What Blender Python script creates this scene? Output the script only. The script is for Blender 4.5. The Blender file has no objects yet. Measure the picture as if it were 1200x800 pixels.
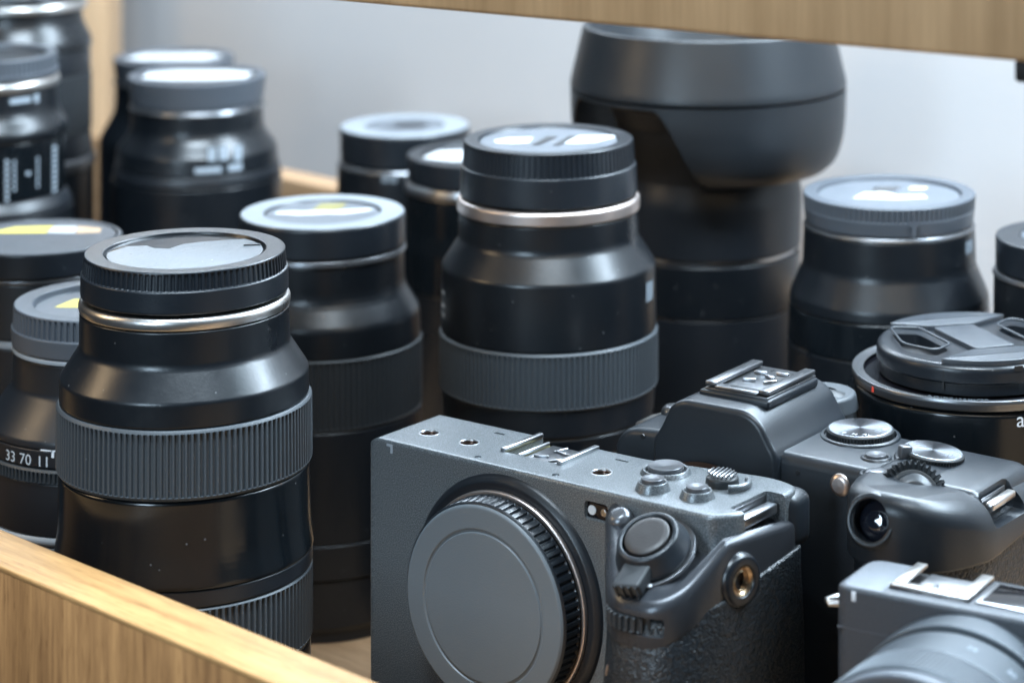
import bpy, bmesh, math, random
from math import radians as R, pi, sin, cos, sqrt
from mathutils import Matrix, Vector
random.seed(7)
S = 0.001                     # everything below is measured in millimetres
H = 365.0                     # camera height over the drawer floor
CX, HY, F = 800.0, -400.0, 3000.0
sc = bpy.context.scene
col = sc.collection

# ---------------------------------------------------------------- materials
def mat(name, base, rough=0.5, metal=0.0, spec=0.5, nscale=300, bump=0.0, rvar=0.0, bvar=0.0, coat=0.0,
        specks=0.0, aniso=None, vor=0):
    m = bpy.data.materials.new(name); m.use_nodes = True
    nt = m.node_tree; N = nt.nodes; L = nt.links
    b = N['Principled BSDF']
    b.inputs['Base Color'].default_value = (*base, 1)
    b.inputs['Roughness'].default_value = rough
    b.inputs['Metallic'].default_value = metal
    b.inputs['Specular IOR Level'].default_value = spec
    b.inputs['Coat Weight'].default_value = coat
    b.inputs['Coat Roughness'].default_value = 0.08
    tc = N.new('ShaderNodeTexCoord')
    if rvar or bvar:
        n = N.new('ShaderNodeTexNoise'); n.inputs['Scale'].default_value = 45; n.inputs['Detail'].default_value = 8
        n.inputs['Roughness'].default_value = 0.65
        L.new(tc.outputs['Object'], n.inputs['Vector'])
        mr = N.new('ShaderNodeMapRange'); mr.inputs['From Min'].default_value = .3; mr.inputs['From Max'].default_value = .7
        mr.inputs['To Min'].default_value = rough - rvar; mr.inputs['To Max'].default_value = rough + rvar
        L.new(n.outputs['Fac'], mr.inputs['Value']); L.new(mr.outputs['Result'], b.inputs['Roughness'])
    if specks:
        v = N.new('ShaderNodeTexNoise'); v.inputs['Scale'].default_value = 3300; v.inputs['Detail'].default_value = 1
        L.new(tc.outputs['Object'], v.inputs['Vector'])
        cr = N.new('ShaderNodeValToRGB')
        cr.color_ramp.elements[0].position = 0.42; cr.color_ramp.elements[1].position = 0.72
        cr.color_ramp.elements[0].color = (*[c * .75 for c in base], 1)
        cr.color_ramp.elements[1].color = (*[min(1, c * (1 + specks)) for c in base], 1)
        L.new(v.outputs['Fac'], cr.inputs['Fac']); L.new(cr.outputs['Color'], b.inputs['Base Color'])
    elif bvar:
        # fine dust: a few pale grains on the surface
        v = N.new('ShaderNodeTexVoronoi'); v.inputs['Scale'].default_value = 380
        L.new(tc.outputs['Object'], v.inputs['Vector'])
        cr = N.new('ShaderNodeValToRGB')
        cr.color_ramp.elements[0].position = 0.07; cr.color_ramp.elements[1].position = 0.14
        cr.color_ramp.elements[0].color = (*[min(1, c + bvar) for c in base], 1)
        cr.color_ramp.elements[1].color = (*base, 1)
        sp = N.new('ShaderNodeSeparateColor'); L.new(v.outputs['Color'], sp.inputs['Color'])
        gt_ = N.new('ShaderNodeMath'); gt_.operation = 'LESS_THAN'; gt_.inputs[1].default_value = .94
        L.new(sp.outputs['Red'], gt_.inputs[0])
        ad = N.new('ShaderNodeMath'); ad.operation = 'ADD'; L.new(v.outputs['Distance'], ad.inputs[0]); L.new(gt_.outputs[0], ad.inputs[1])
        L.new(ad.outputs[0], cr.inputs['Fac']); L.new(cr.outputs['Color'], b.inputs['Base Color'])
    if bump:
        if vor:
            n2 = N.new('ShaderNodeTexVoronoi'); n2.inputs['Scale'].default_value = nscale; n2.feature = 'SMOOTH_F1'
            n3 = N.new('ShaderNodeTexNoise'); n3.inputs['Scale'].default_value = nscale * .5
            L.new(tc.outputs['Object'], n3.inputs['Vector'])
            mx = N.new('ShaderNodeMixRGB'); mx.inputs['Fac'].default_value = .25 if vor == 1 else .02
            L.new(tc.outputs['Object'], mx.inputs[1]); L.new(n3.outputs['Color'], mx.inputs[2])
            mx.blend_type = 'ADD' if vor == 1 else 'ADD'
            mx.inputs['Fac'].default_value = .006
            L.new(mx.outputs['Color'], n2.inputs['Vector'])
            out = n2.outputs['Distance']
        else:
            n2 = N.new('ShaderNodeTexNoise'); n2.inputs['Scale'].default_value = nscale; n2.inputs['Detail'].default_value = 3
            L.new(tc.outputs['Object'], n2.inputs['Vector']); out = n2.outputs['Fac']
        bp = N.new('ShaderNodeBump'); bp.inputs['Strength'].default_value = bump; bp.inputs['Distance'].default_value = 0.0005
        L.new(out, bp.inputs['Height']); L.new(bp.outputs['Normal'], b.inputs['Normal'])
    if aniso is not None:     # disc turned on a lathe
        b.inputs['Anisotropic'].default_value = aniso
        tg = N.new('ShaderNodeTangent'); tg.direction_type = 'RADIAL'; tg.axis = 'Z'
        L.new(tg.outputs['Tangent'], b.inputs['Tangent'])
    return m

def wood(name, axis, light, dark, scale=1.0, rough=.5):
    """oak veneer, grain running along the given object axis"""
    m = bpy.data.materials.new(name); m.use_nodes = True
    nt = m.node_tree; N = nt.nodes; L = nt.links; b = N['Principled BSDF']
    b.inputs['Roughness'].default_value = rough
    tc = N.new('ShaderNodeTexCoord')
    def noise(sl, sc_, det, ro=.6):
        mp = N.new('ShaderNodeMapping')
        v = [sc_, sc_, sc_]; v[axis] = sl
        mp.inputs['Scale'].default_value = v
        n = N.new('ShaderNodeTexNoise'); n.inputs['Scale'].default_value = 1; n.inputs['Detail'].default_value = det
        n.inputs['Roughness'].default_value = ro
        L.new(tc.outputs['Object'], mp.inputs['Vector']); L.new(mp.outputs['Vector'], n.inputs['Vector'])
        return n.outputs['Fac']
    a = noise(14 * scale, 260 * scale, 5); c = noise(60 * scale, 1500 * scale, 3, .7); d = noise(5, 60 * scale, 3)
    cr = N.new('ShaderNodeValToRGB'); e = cr.color_ramp.elements
    e[0].position = .34; e[1].position = .62; e[0].color = (*dark, 1); e[1].color = (*light, 1)
    mx = N.new('ShaderNodeMixRGB'); mx.inputs['Fac'].default_value = .45
    L.new(a, mx.inputs[1]); L.new(c, mx.inputs[2]); L.new(mx.outputs['Color'], cr.inputs['Fac'])
    m2 = N.new('ShaderNodeMixRGB'); m2.blend_type = 'MULTIPLY'; m2.inputs['Fac'].default_value = .55
    cr2 = N.new('ShaderNodeValToRGB'); cr2.color_ramp.elements[0].color = (.62, .58, .52, 1)
    cr2.color_ramp.elements[0].position = .35; cr2.color_ramp.elements[1].position = .62
    L.new(d, cr2.inputs['Fac']); L.new(cr.outputs['Color'], m2.inputs[1]); L.new(cr2.outputs['Color'], m2.inputs[2])
    # open pores (real veneer only): short dark dashes along the grain
    pr = noise(95 * scale, 1900 * scale, 1); cp = N.new('ShaderNodeValToRGB')
    cp.color_ramp.elements[0].position = .64; cp.color_ramp.elements[1].position = .70
    cp.color_ramp.elements[0].color = (1, 1, 1, 1); cp.color_ramp.elements[1].color = (.60, .54, .47, 1) if scale >= 1 else (.97, .96, .95, 1)
    L.new(pr, cp.inputs['Fac'])
    m3 = N.new('ShaderNodeMixRGB'); m3.blend_type = 'MULTIPLY'; m3.inputs['Fac'].default_value = 1
    L.new(m2.outputs['Color'], m3.inputs[1]); L.new(cp.outputs['Color'], m3.inputs[2])
    L.new(m3.outputs['Color'], b.inputs['Base Color'])
    bp = N.new('ShaderNodeBump'); bp.inputs['Strength'].default_value = .35; bp.inputs['Distance'].default_value = .0003
    L.new(c, bp.inputs['Height']); L.new(bp.outputs['Normal'], b.inputs['Normal'])
    return m

M = {}
M['barrel'] = mat('satin_black_barrel', (.004, .0055, .0075), .31, rvar=.06, bvar=.10, bump=.05, nscale=900)
M['gloss'] = mat('gloss_black_barrel', (.003, .0045, .006), .2, rvar=.06, bvar=.08)
M['soft'] = mat('soft_black_barrel', (.006, .008, .011), .38, rvar=.05, bvar=.06, bump=.06, nscale=1200)
M['rubber'] = mat('black_rubber', (.036, .043, .050), .5, bump=.08, nscale=1500, bvar=.07)
M['rubber_dark'] = mat('dark_rubber', (.018, .021, .024), .5, bump=.08, nscale=1500)
M['cap'] = mat('black_cap_plastic', (.007, .0095, .013), .32, rvar=.05, bvar=.07, bump=.1, nscale=1800)
M['cap_plate'] = mat('cap_plate_plastic', (.03, .035, .042), .36, bump=.1, nscale=1500, rvar=.05)
M['cap_face'] = mat('cap_face_plastic', (.105, .12, .132), .42, bump=.1, nscale=1500, rvar=.08)
M['cap_grey'] = mat('grey_cap_plastic', (.052, .06, .072), .42, rvar=.05, bump=.1, nscale=1800)
M['insert'] = mat('glossy_cap_centre', (.02, .022, .026), .16, rvar=.07, bvar=.12)
M['insert_grey'] = mat('grey_cap_centre', (.085, .095, .11), .40, rvar=.07, bvar=.1)
M['rim_grey'] = mat('pale_cap_rim', (.19, .21, .23), .36, rvar=.05)
M['silver'] = mat('brushed_silver', (.58, .56, .54), .32, metal=1, rvar=.06)
M['rose'] = mat('warm_silver', (.66, .57, .53), .38, metal=1, rvar=.05)
M['dark_metal'] = mat('dark_metal', (.16, .165, .175), .3, metal=.85, rvar=.05)
M['steel'] = mat('steel', (.5, .51, .53), .28, metal=1)
M['white'] = mat('white_paint', (.6, .62, .65), .5)
M['dim_white'] = mat('worn_white_paint', (.26, .30, .34), .5)
M['print'] = mat('scale_print_white', (.42, .45, .48), .5)
M['hood'] = mat('matt_hood_plastic', (.009, .0115, .0145), .40, rvar=.05, bump=.08, nscale=1200)
M['badge'] = mat('worn_grey_badge', (.13, .155, .18), .5)
M['red'] = mat('red_paint', (.7, .06, .03), .5)
M['paper'] = mat('white_label_paper', (.50, .52, .54), .5, bump=.2, nscale=300)
M['yellow'] = mat('yellow_label_paper', (.75, .62, .10), .45)
M['olive'] = mat('olive_label', (.17, .15, .04), .5)
M['grey_body'] = mat('speckled_grey_paint', (.10, .11, .117), .35, metal=.4, bump=.05, nscale=3600, specks=1.6)
M['grey_top'] = mat('speckled_grey_top', (.13, .14, .155), .36, metal=.45, bump=.12, nscale=2600, specks=1.2)
M['body_two'] = mat('charcoal_shell', (.015, .019, .024), .34, metal=.1, bump=.12, nscale=2200, rvar=.04)
M['body_three'] = mat('dark_grey_shell', (.035, .04, .048), .42, metal=.2, bump=.14, nscale=2400, specks=.6)
M['top_three'] = mat('grey_top_plate', (.11, .12, .135), .42, metal=.3, bump=.2, nscale=2400, specks=.8)
M['bore'] = mat('dark_bore', (.10, .06, .045), .35, metal=.8)
M['grip_paint'] = mat('grip_shell_paint', (.034, .037, .043), .30, metal=.35, bump=.05, nscale=3000, rvar=.04)
M['leather'] = mat('grip_leatherette', (.008, .011, .014), .36, bump=.9, nscale=780, vor=1)
M['black'] = mat('matt_black', (.006, .006, .007), .5)
M['gloss_black'] = mat('piano_black', (.006, .006, .008), .1)
M['glass'] = mat('dark_glass', (.01, .012, .02), .04, spec=1.0, coat=1)
M['button'] = mat('button_metal', (.12, .125, .135), .3, metal=.6)
M['shutter'] = mat('shutter_button_face', (.02, .018, .018), .45, bump=.1, nscale=1500)
M['turned'] = mat('turned_metal', (.30, .32, .35), .26, metal=1, aniso=.85)
M['brass'] = mat('warm_brass', (.62, .46, .30), .28, metal=1)
M['lens_grey'] = mat('pale_grey_barrel', (.05, .06, .07), .34, rvar=.04, metal=.3)
M['foam'] = mat('black_foam', (.012, .012, .013), .8)
M['oak_u'] = wood('oak_edge', 0, (.50, .285, .115), (.25, .13, .046))
M['oak_z'] = wood('oak_front', 2, (.42, .222, .088), (.18, .085, .033))
M['oak_floor'] = wood('oak_floor', 0, (.48, .31, .18), (.32, .19, .10))
M['oak_pale'] = wood('oak_pale', 2, (.62, .43, .27), (.5, .33, .19), .7)
M['oak_rail'] = wood('oak_rail', 2, (.50, .315, .165), (.37, .225, .11), .5)
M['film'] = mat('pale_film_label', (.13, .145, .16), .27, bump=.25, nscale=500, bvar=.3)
M['wall'] = mat('grey_wall_paint', (.50, .505, .52), .7, bump=.1, nscale=200)

# ---------------------------------------------------------------- helpers
def tag(o, label=None, cat=None, group=None, kind=None):
    for k, v in (('label', label), ('category', cat), ('group', group), ('kind', kind)):
        if v: o[k] = v
    return o

def link(name, verts, faces, m, parent=None, loc=(0, 0, 0), rot=None, smooth=True, angle=35):
    me = bpy.data.meshes.new(name)
    me.from_pydata([(x * S, y * S, z * S) for x, y, z in verts], [], faces)
    bm = bmesh.new(); bm.from_mesh(me)
    bmesh.ops.remove_doubles(bm, verts=bm.verts, dist=1e-6)
    bmesh.ops.recalc_face_normals(bm, faces=bm.faces)
    bm.to_mesh(me); bm.free()
    me.materials.append(m)
    if smooth:
        me.polygons.foreach_set('use_smooth', [len(p.vertices) <= 6 for p in me.polygons])
        me.set_sharp_from_angle(angle=R(angle))
    me.update()
    o = bpy.data.objects.new(name, me); col.objects.link(o)
    o.location = [c * S for c in loc]
    if rot: o.rotation_euler = rot
    if parent: o.parent = parent
    return o

def empty(name, loc, rz=0):
    o = bpy.data.objects.new(name, None); col.objects.link(o)
    o.location = [c * S for c in loc]; o.rotation_euler = (0, 0, rz); o.empty_display_size = .01
    return o

def rounded(prof, b):
    """soften the corners of a profile of (r, z, k) points"""
    out = [prof[0]]
    for i in range(1, len(prof) - 1):
        p0, p, p1 = prof[i - 1], prof[i], prof[i + 1]
        a = Vector((p0[0] - p[0], p0[1] - p[1])); c = Vector((p1[0] - p[0], p1[1] - p[1]))
        la, lc = a.length, c.length
        if la < 1e-6 or lc < 1e-6: continue
        if abs(a.angle(c) - pi) < R(4): out.append(p); continue
        bb = min(p[3] if len(p) > 3 else b, la * .45, lc * .45)
        A = a / la * bb; B = c / lc * bb
        for t in (0, .33, .67, 1):
            q = Vector((p[0], p[1])) + A * (1 - t) ** 2 + B * t ** 2
            out.append((q.x, q.y, p[2] if len(p) > 2 else 0))
    out.append(prof[-1])
    # support rings so that smooth shading stays inside the rounded corners
    res = [out[0]]
    for p, q in zip(out, out[1:]):
        d = sqrt((p[0] - q[0]) ** 2 + (p[1] - q[1]) ** 2)
        kp = p[2] if len(p) > 2 else 0; kq = q[2] if len(q) > 2 else 0
        if d > 1.2 and kp == kq:
            for t in (.25 / d, 1 - .25 / d): res.append((p[0] + (q[0] - p[0]) * t, p[1] + (q[1] - p[1]) * t, kp))
        res.append(q)
    return res

def lathe(name, prof, m, parent=None, loc=(0, 0, 0), rot=None, n=96, ribs=0, depth=.6, b=.35, angle=35, duty=.5):
    prof = rounded([tuple(p) + (0,) * (3 - len(p)) if len(p) < 3 else p for p in prof], b)
    if ribs: n = ribs * 6
    wave = [0, 0, 0, 1, 1, 1] if duty == .5 else [0, 0, 0, 0, 1, 1] if duty > .5 else [0, 0, 1, 1, 1, 1]
    V = []; Fc = []
    for p in prof:
        for i in range(n):
            r = p[0] - (p[2] * depth * wave[i % 6] if ribs else 0)
            if ribs and p[2] and i % 6 == 1: r += p[2] * depth * .12
            r = max(r, 0); t = 2 * pi * i / n
            V.append((r * cos(t), r * sin(t), p[1]))
    for j in range(len(prof) - 1):
        for i in range(n):
            k = (i + 1) % n
            Fc.append((j * n + i, j * n + k, (j + 1) * n + k, (j + 1) * n + i))
    return link(name, V, Fc, m, parent, loc, rot, angle=angle)

def rbox(name, u0, u1, w0, w1, z0, z1, m, parent=None, bev=.5, seg=2, rot=None, loc=None):
    c = ((u0 + u1) / 2, (w0 + w1) / 2, (z0 + z1) / 2)
    bm = bmesh.new(); bmesh.ops.create_cube(bm, size=1)
    bmesh.ops.scale(bm, vec=((u1 - u0), (w1 - w0), (z1 - z0)), verts=bm.verts)
    if bev: bmesh.ops.bevel(bm, geom=bm.edges[:], offset=bev, segments=seg, affect='EDGES', profile=.5)
    bm.verts.index_update()
    V = [v.co[:] for v in bm.verts]; Fc = [[v.index for v in f.verts] for f in bm.faces]; bm.free()
    return link(name, V, Fc, m, parent, loc or c, rot, angle=50)

def corner_round(poly, rad, seg=5):
    out = []; n = len(poly)
    for i, p in enumerate(poly):
        r = p[2] if len(p) > 2 else rad
        P = Vector(p[:2]); A = Vector(poly[i - 1][:2]) - P; B = Vector(poly[(i + 1) % n][:2]) - P
        t = min(r, A.length * .49, B.length * .49)
        if t < .05: out.append((P.x, P.y)); continue
        A = A.normalized() * t; B = B.normalized() * t
        for k in range(seg + 1):
            s = k / seg; q = P + A * (1 - s) ** 2 + B * s ** 2
            out.append((q.x, q.y))
    return out

def inset(poly, d):
    n = len(poly); out = []
    area = sum(poly[i - 1][0] * poly[i][1] - poly[i][0] * poly[i - 1][1] for i in range(n))
    sg = 1 if area > 0 else -1
    for i in range(n):
        a = Vector(poly[i - 1]); p = Vector(poly[i]); c = Vector(poly[(i + 1) % n])
        e1 = (p - a).normalized(); e2 = (c - p).normalized()
        n1 = Vector((-e1.y, e1.x)) * sg; n2 = Vector((-e2.y, e2.x)) * sg
        nn = (n1 + n2); nn = nn.normalized() if nn.length > 1e-6 else n1
        k = 1 / max(.5, nn.dot(n1))
        out.append((p.x + nn.x * d * k, p.y + nn.y * d * k))
    return out

def prism(name, poly, z0, z1, m, parent=None, rad=3, bev=1.5, bev0=None, ztop=None, loc=(0, 0, 0), rot=None, seg=4, angle=40, zbot=None, levels=1, shape=None):
    """outline in x,y extruded z0..z1 with rounded rims; ztop(x,y) adds to the top height"""
    P = corner_round(poly, rad); n = len(P); rings = []
    bev0 = bev if bev0 is None else bev0
    zt = ztop or (lambda x, y: 0); zb = zbot or (lambda x, y: 0)
    def ring(d, z, f):
        q = inset(P, d) if d else P
        return [(x, y, z + f(x, y)) for x, y in q]
    for k in range(seg + 1):
        a = pi / 2 * k / seg
        rings.append(ring(bev0 * (1 - sin(a)), z0 + bev0 * (1 - cos(a)), zb))
    for k in range(1, levels):
        t = k / levels
        rings.append([(x, y, (z0 + bev0) * (1 - t) + (z1 - bev) * t + zt(x, y) * t + zb(x, y) * (1 - t)) for x, y in P])
    for k in range(seg + 1):
        a = pi / 2 * k / seg
        rings.append(ring(bev * (1 - cos(a)), z1 - bev * (1 - sin(a)), zt))
    V = [v for r_ in rings for v in r_]; Fc = []
    if shape: V = [shape(*v) for v in V]
    for j in range(len(rings) - 1):
        for i in range(n):
            k = (i + 1) % n
            Fc.append((j * n + i, j * n + k, (j + 1) * n + k, (j + 1) * n + i))
    Fc.append(list(range(n))[::-1]); Fc.append([(len(rings) - 1) * n + i for i in range(n)])
    return link(name, V, Fc, m, parent, loc, rot, angle=angle)

def cut(o, *cutters):
    """carve holes into o with real boolean geometry, then bake"""
    for c in cutters:
        md = o.modifiers.new('cut', 'BOOLEAN'); md.operation = 'DIFFERENCE'; md.solver = 'EXACT'; md.object = c
    bpy.context.view_layer.update()
    dg = bpy.context.evaluated_depsgraph_get()
    me = bpy.data.meshes.new_from_object(o.evaluated_get(dg))
    o.modifiers.clear(); o.data = me
    me.polygons.foreach_set('use_smooth', [True] * len(me.polygons)); me.set_sharp_from_angle(angle=R(35))
    for c in cutters: bpy.data.objects.remove(c, do_unlink=True)

def tube(name, pts, r, m, parent=None, n=10, closed=False, loc=(0, 0, 0), rot=None):
    V = []; Fc = []; P = [Vector(p) for p in pts]; k = len(P)
    for i, p in enumerate(P):
        a = P[i - 1] if (i or closed) else p; c = P[(i + 1) % k] if (i < k - 1 or closed) else p
        t = (c - a).normalized()
        up = Vector((0, 0, 1)) if abs(t.z) < .9 else Vector((1, 0, 0))
        s = t.cross(up).normalized(); u = s.cross(t)
        for j in range(n):
            q = p + (s * cos(2 * pi * j / n) + u * sin(2 * pi * j / n)) * r
            V.append(q[:])
    for i in range(k if closed else k - 1):
        for j in range(n):
            a = i * n + j; b_ = i * n + (j + 1) % n; i2 = (i + 1) % k
            Fc.append((a, b_, i2 * n + (j + 1) % n, i2 * n + j))
    if not closed: Fc.append(list(range(n))); Fc.append([(k - 1) * n + j for j in range(n)])
    return link(name, V, Fc, m, parent, loc, rot, angle=60)

def text_mesh(body, size):
    cu = bpy.data.curves.new('t', 'FONT'); cu.body = body; cu.size = size; cu.align_x = 'CENTER'; cu.align_y = 'CENTER'
    cu.resolution_u = 3; cu.extrude = 0
    o = bpy.data.objects.new('t', cu); col.objects.link(o); bpy.context.view_layer.update()
    me = bpy.data.meshes.new_from_object(o.evaluated_get(bpy.context.evaluated_depsgraph_get()))
    bpy.data.objects.remove(o, do_unlink=True)
    bm = bmesh.new(); bm.from_mesh(me)
    bmesh.ops.triangulate(bm, faces=bm.faces)
    bmesh.ops.subdivide_edges(bm, edges=[e for e in bm.edges if e.calc_length() > size * .3], cuts=2)
    bmesh.ops.triangulate(bm, faces=bm.faces); bm.verts.index_update()
    V = [v.co[:] for v in bm.verts]; Fc = [[v.index for v in f.verts] for f in bm.faces]; bm.free()
    return V, Fc

def flat_patch(name, rects, m, parent, r, z0, ang=-90, taper=0, thick=.08):
    """small raised painted marks wrapped round a barrel: rects of (x0,x1,y0,y1) in mm"""
    V = []; Fc = []
    for x0, x1, y0, y1 in rects:
        k = max(2, int(abs(x1 - x0) / 1.0) + 1); base = len(V)
        for i in range(k):
            x = x0 + (x1 - x0) * i / (k - 1)
            for y in (y0, y1):
                rr = r + thick - taper * y
                t = R(ang) + x / r
                V.append((rr * cos(t), rr * sin(t), z0 + y))
        for i in range(k - 1):
            Fc.append((base + 2 * i, base + 2 * i + 2, base + 2 * i + 3, base + 2 * i + 1))
    return link(name, V, Fc, m, parent)

def wrap_text(name, body, size, m, parent, r, z0, ang=-90, sx=1, off=.08):
    V, Fc = text_mesh(body, size)
    W = [((r + off) * cos(R(ang) + x * sx / r), (r + off) * sin(R(ang) + x * sx / r), z0 + y) for x, y, _ in V]
    return link(name, W, Fc, m, parent, smooth=False)

# ---------------------------------------------------------------- lenses
def px(cx, Z): return (cx - CX) * Z / F
def zz(y, Z): return H - (y - HY) * Z / F

class Lens:
    def __init__(s, label, cx, Z, group=None):
        s.Z = Z; s.e = empty('camera_lens', (px(cx, Z), Z, 0)); s.k = Z / F
        tag(s.e, label, 'lens', group)
    def z(s, y): return zz(y, s.Z)
    def ang(s, col_, rpx):
        """angle round the barrel whose surface lies towards picture column col_"""
        r = rpx * s.k; X0, Y0 = s.e.location.x / S, s.e.location.y / S; best = None
        for i in range(-1790, 1, 4):
            t = R(i / 10); d = abs(CX + F * (X0 + r * cos(t)) / (Y0 + r * sin(t)) - col_)
            if -175 < i / 10 < -5 and (best is None or d < best[0]): best = (d, i / 10)
        return best[1]
    def seg(s, name, m, pts, ribs=0, depth=.6, b=.5, duty=.5, inner=3.0, parent=None, gap=.15):
        P = [(p[0] * 0 + p[1] * s.k, s.z(p[0])) + tuple(p[2:]) for p in pts]
        P[0] = (P[0][0], P[0][1] - gap) + P[0][2:]
        P[-1] = (P[-1][0], P[-1][1] + gap) + P[-1][2:]
        pr = [(P[0][0] - inner, P[0][1], 0)] + [tuple(p) + ((0,) if len(p) < 3 else ()) for p in P] + [(P[-1][0] - inner, P[-1][1], 0)]
        return lathe(name, pr, M[m], parent or s.e, ribs=ribs, depth=depth, b=b, duty=duty)
    def foot(s, y, r, name='lower_barrel', m='barrel'):
        zt = s.z(y) - .15; r = r * s.k
        return lathe(name, [(r - 3, zt), (r, zt), (r, 6), (r - 1.5, 4), (r - 1.5, .0), (0, 0)], M[m], s.e, b=.5)
    def cap(s, yt, rt, yb, rb, yk=None, ribs=0, depth=.55, rin=.78, dip=1.0, m='cap', mi='insert', rim=None, rc=.9, duty=.5, step=.6, name='rear_cap'):
        k = s.k; zt, zb = s.z(yt), s.z(yb) + .1; rt *= k; rb *= k; ri = rt * rin
        if yk is not None:
            zk = s.z(yk)
            pr = [(0, zt - dip - .6), (ri - .5, zt - dip - .6), (ri, zt - dip, 0, .2), (ri + .25, zt - .15, 0), (rt, zt, 0, rc), (rt + .02, zt - rc * 1.3, 1, .01),
                  (rt + (rb - rt) * .35, zk, 1, .01), (rt + (rb - rt) * .35 + step, zk - .35, 0, .2), (rb, zb, 0, .6), (rb - 3, zb, 0)]
        else:
            pr = [(0, zt - dip - .6), (ri - .5, zt - dip - .6), (ri, zt - dip, 0, .2), (ri + .25, zt - .15, 0), (rt, zt, 0, rc), (rb, zb, 0, .6), (rb - 3, zb, 0)]
        c = lathe(name, pr, M[m], s.e, ribs=ribs, depth=depth, duty=duty, b=.3)
        d = lathe('cap_centre', [(0, zt - dip), (ri - .6, zt - dip), (ri - .6, zt - dip - .5)], M[mi], c, b=.1, n=72)
        if rim: lathe('cap_rim', [(ri + .3, zt - .1), (ri + .35, zt + .12), (rt - rc * .6, zt + .12), (rt - rc * .5, zt - .1)], M[rim], c, b=.1)
        s.captop = zt - dip; s.capobj = c; s.ri = ri
        return c
    def sticker(s, pts, m, lift=.1, name='label_sticker'):
        """irregular paper label lying on the cap centre, points in mm from the axis"""
        n = len(pts); z = s.captop + lift
        V = [(x, y, z) for x, y in pts] + [(x, y, z - .08) for x, y in pts]
        Fc = [list(range(n))] + [[i, (i + 1) % n, (i + 1) % n + n, i + n] for i in range(n)]
        return link(name, V, Fc, M[m], s.capobj, smooth=False)

# 1 front lens, silver mount ring
a = Lens('tall black lens nearest the wooden drawer front, silver ring under its ribbed cap', 217, 808)
a.cap(292, 116, 340, 120, yk=313, ribs=98, depth=.5, rin=.80, dip=1.0)
rbz = a.captop
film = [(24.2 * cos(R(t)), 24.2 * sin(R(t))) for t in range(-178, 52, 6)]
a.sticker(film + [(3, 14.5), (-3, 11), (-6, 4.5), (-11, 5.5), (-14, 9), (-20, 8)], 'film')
link('index_mark', [(17, 8.5, rbz + .05), (22, 9.3, rbz + .05), (22, 10.5, rbz + .05), (17, 9.7, rbz + .05), (17, 8.5, rbz + .45), (22, 9.3, rbz + .45), (22, 10.5, rbz + .45), (17, 9.7, rbz + .45)],
     [(4, 5, 6, 7), (0, 1, 5, 4), (1, 2, 6, 5), (2, 3, 7, 6), (3, 0, 4, 7)], M['cap'], a.capobj, smooth=False)
a.seg('mount_ring', 'silver', [(343, 119.5), (348, 122.3, 0, .8), (353, 122.3), (358, 121.5)], b=.9)
a.seg('barrel_neck', 'barrel', [(358, 121), (399, 121.5, 0, 1.2), (433, 143.5, 0, .6), (461, 144)])
a.seg('focus_ring', 'rubber', [(461, 145), (465, 147, 0), (465.5, 147, 1, .01), (536, 147.5, 1, .01), (536.5, 147.5), (541, 145)], ribs=132, depth=.85, b=.3)
a.seg('middle_barrel', 'gloss', [(541, 144.5), (610, 146, 0, 5), (636, 149.5, 0, .6), (640, 149)], b=1)
a.seg('black_band', 'soft', [(640, 148), (660, 148)])
a.seg('zoom_ring', 'rubber', [(660, 146), (663, 148), (664, 148, 1, .01), (742, 148, 1, .01), (743, 148), (748, 146)], ribs=120, depth=.95, b=.3)
a.foot(748, 146)

# 2 lens with printed scale, grey cap
b_ = Lens('lens with white numbers on its side and a grey ribbed cap with yellow label', 121, 880)
b_.cap(350, 102, 396, 104, yk=374, ribs=84, depth=.6, rin=.78, dip=2.2, m='cap_grey', mi='insert_grey', duty=.6)
b_.sticker([(-16, -3), (-12, 8), (6, 9), (8, 2), (4, -4)], 'yellow')
wz = b_.captop
V, Fc = text_mesh('OLS', 5)
link('cap_lettering', [(x - 4, y + 4, wz + .2) for x, y, _ in V], Fc, M['black'], b_.capobj, smooth=False)
b_.seg('mount_ring', 'rim_grey', [(396, 103.5), (402, 104)], b=.3)
b_.seg('barrel_neck', 'soft', [(402, 102), (440, 103, 0, 1.2), (480, 133, 0, .6), (488, 134)])
b_.seg('scale_ring', 'soft', [(488, 134), (509, 134)])
b_.seg('aperture_ring', 'rubber_dark', [(509, 135), (512, 137), (512.5, 137, 1, .01), (524, 137, 1, .01), (525, 136)], ribs=150, depth=.8, b=.2)
b_.seg('middle_barrel', 'soft', [(525, 135), (585, 135)])
b_.seg('bright_band', 'rim_grey', [(585, 135), (589, 137), (592, 137), (596, 135)], b=.3)
b_.seg('zoom_ring', 'rubber', [(596, 135), (598, 137), (599, 137, 1, .01), (690, 137, 1, .01), (692, 136)], ribs=130, depth=.9, b=.2)
b_.foot(692, 135)
for t, xp in (('33', 12.5), ('70', 29.5), ('11', 50.5)):
    ang = b_.ang(xp, 134)
    wrap_text('scale_number', t, 5.0, M['print'], b_.e, 134 * b_.k, b_.z(501), ang, sx=1.05)
ang = b_.ang(60, 134)
flat_patch('scale_line', [(-4, 5, 2.2, 2.7), (0, .9, .2, 2.7)], M['white'], b_.e, 134 * b_.k, b_.z(501) + 1.5, ang)

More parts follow.
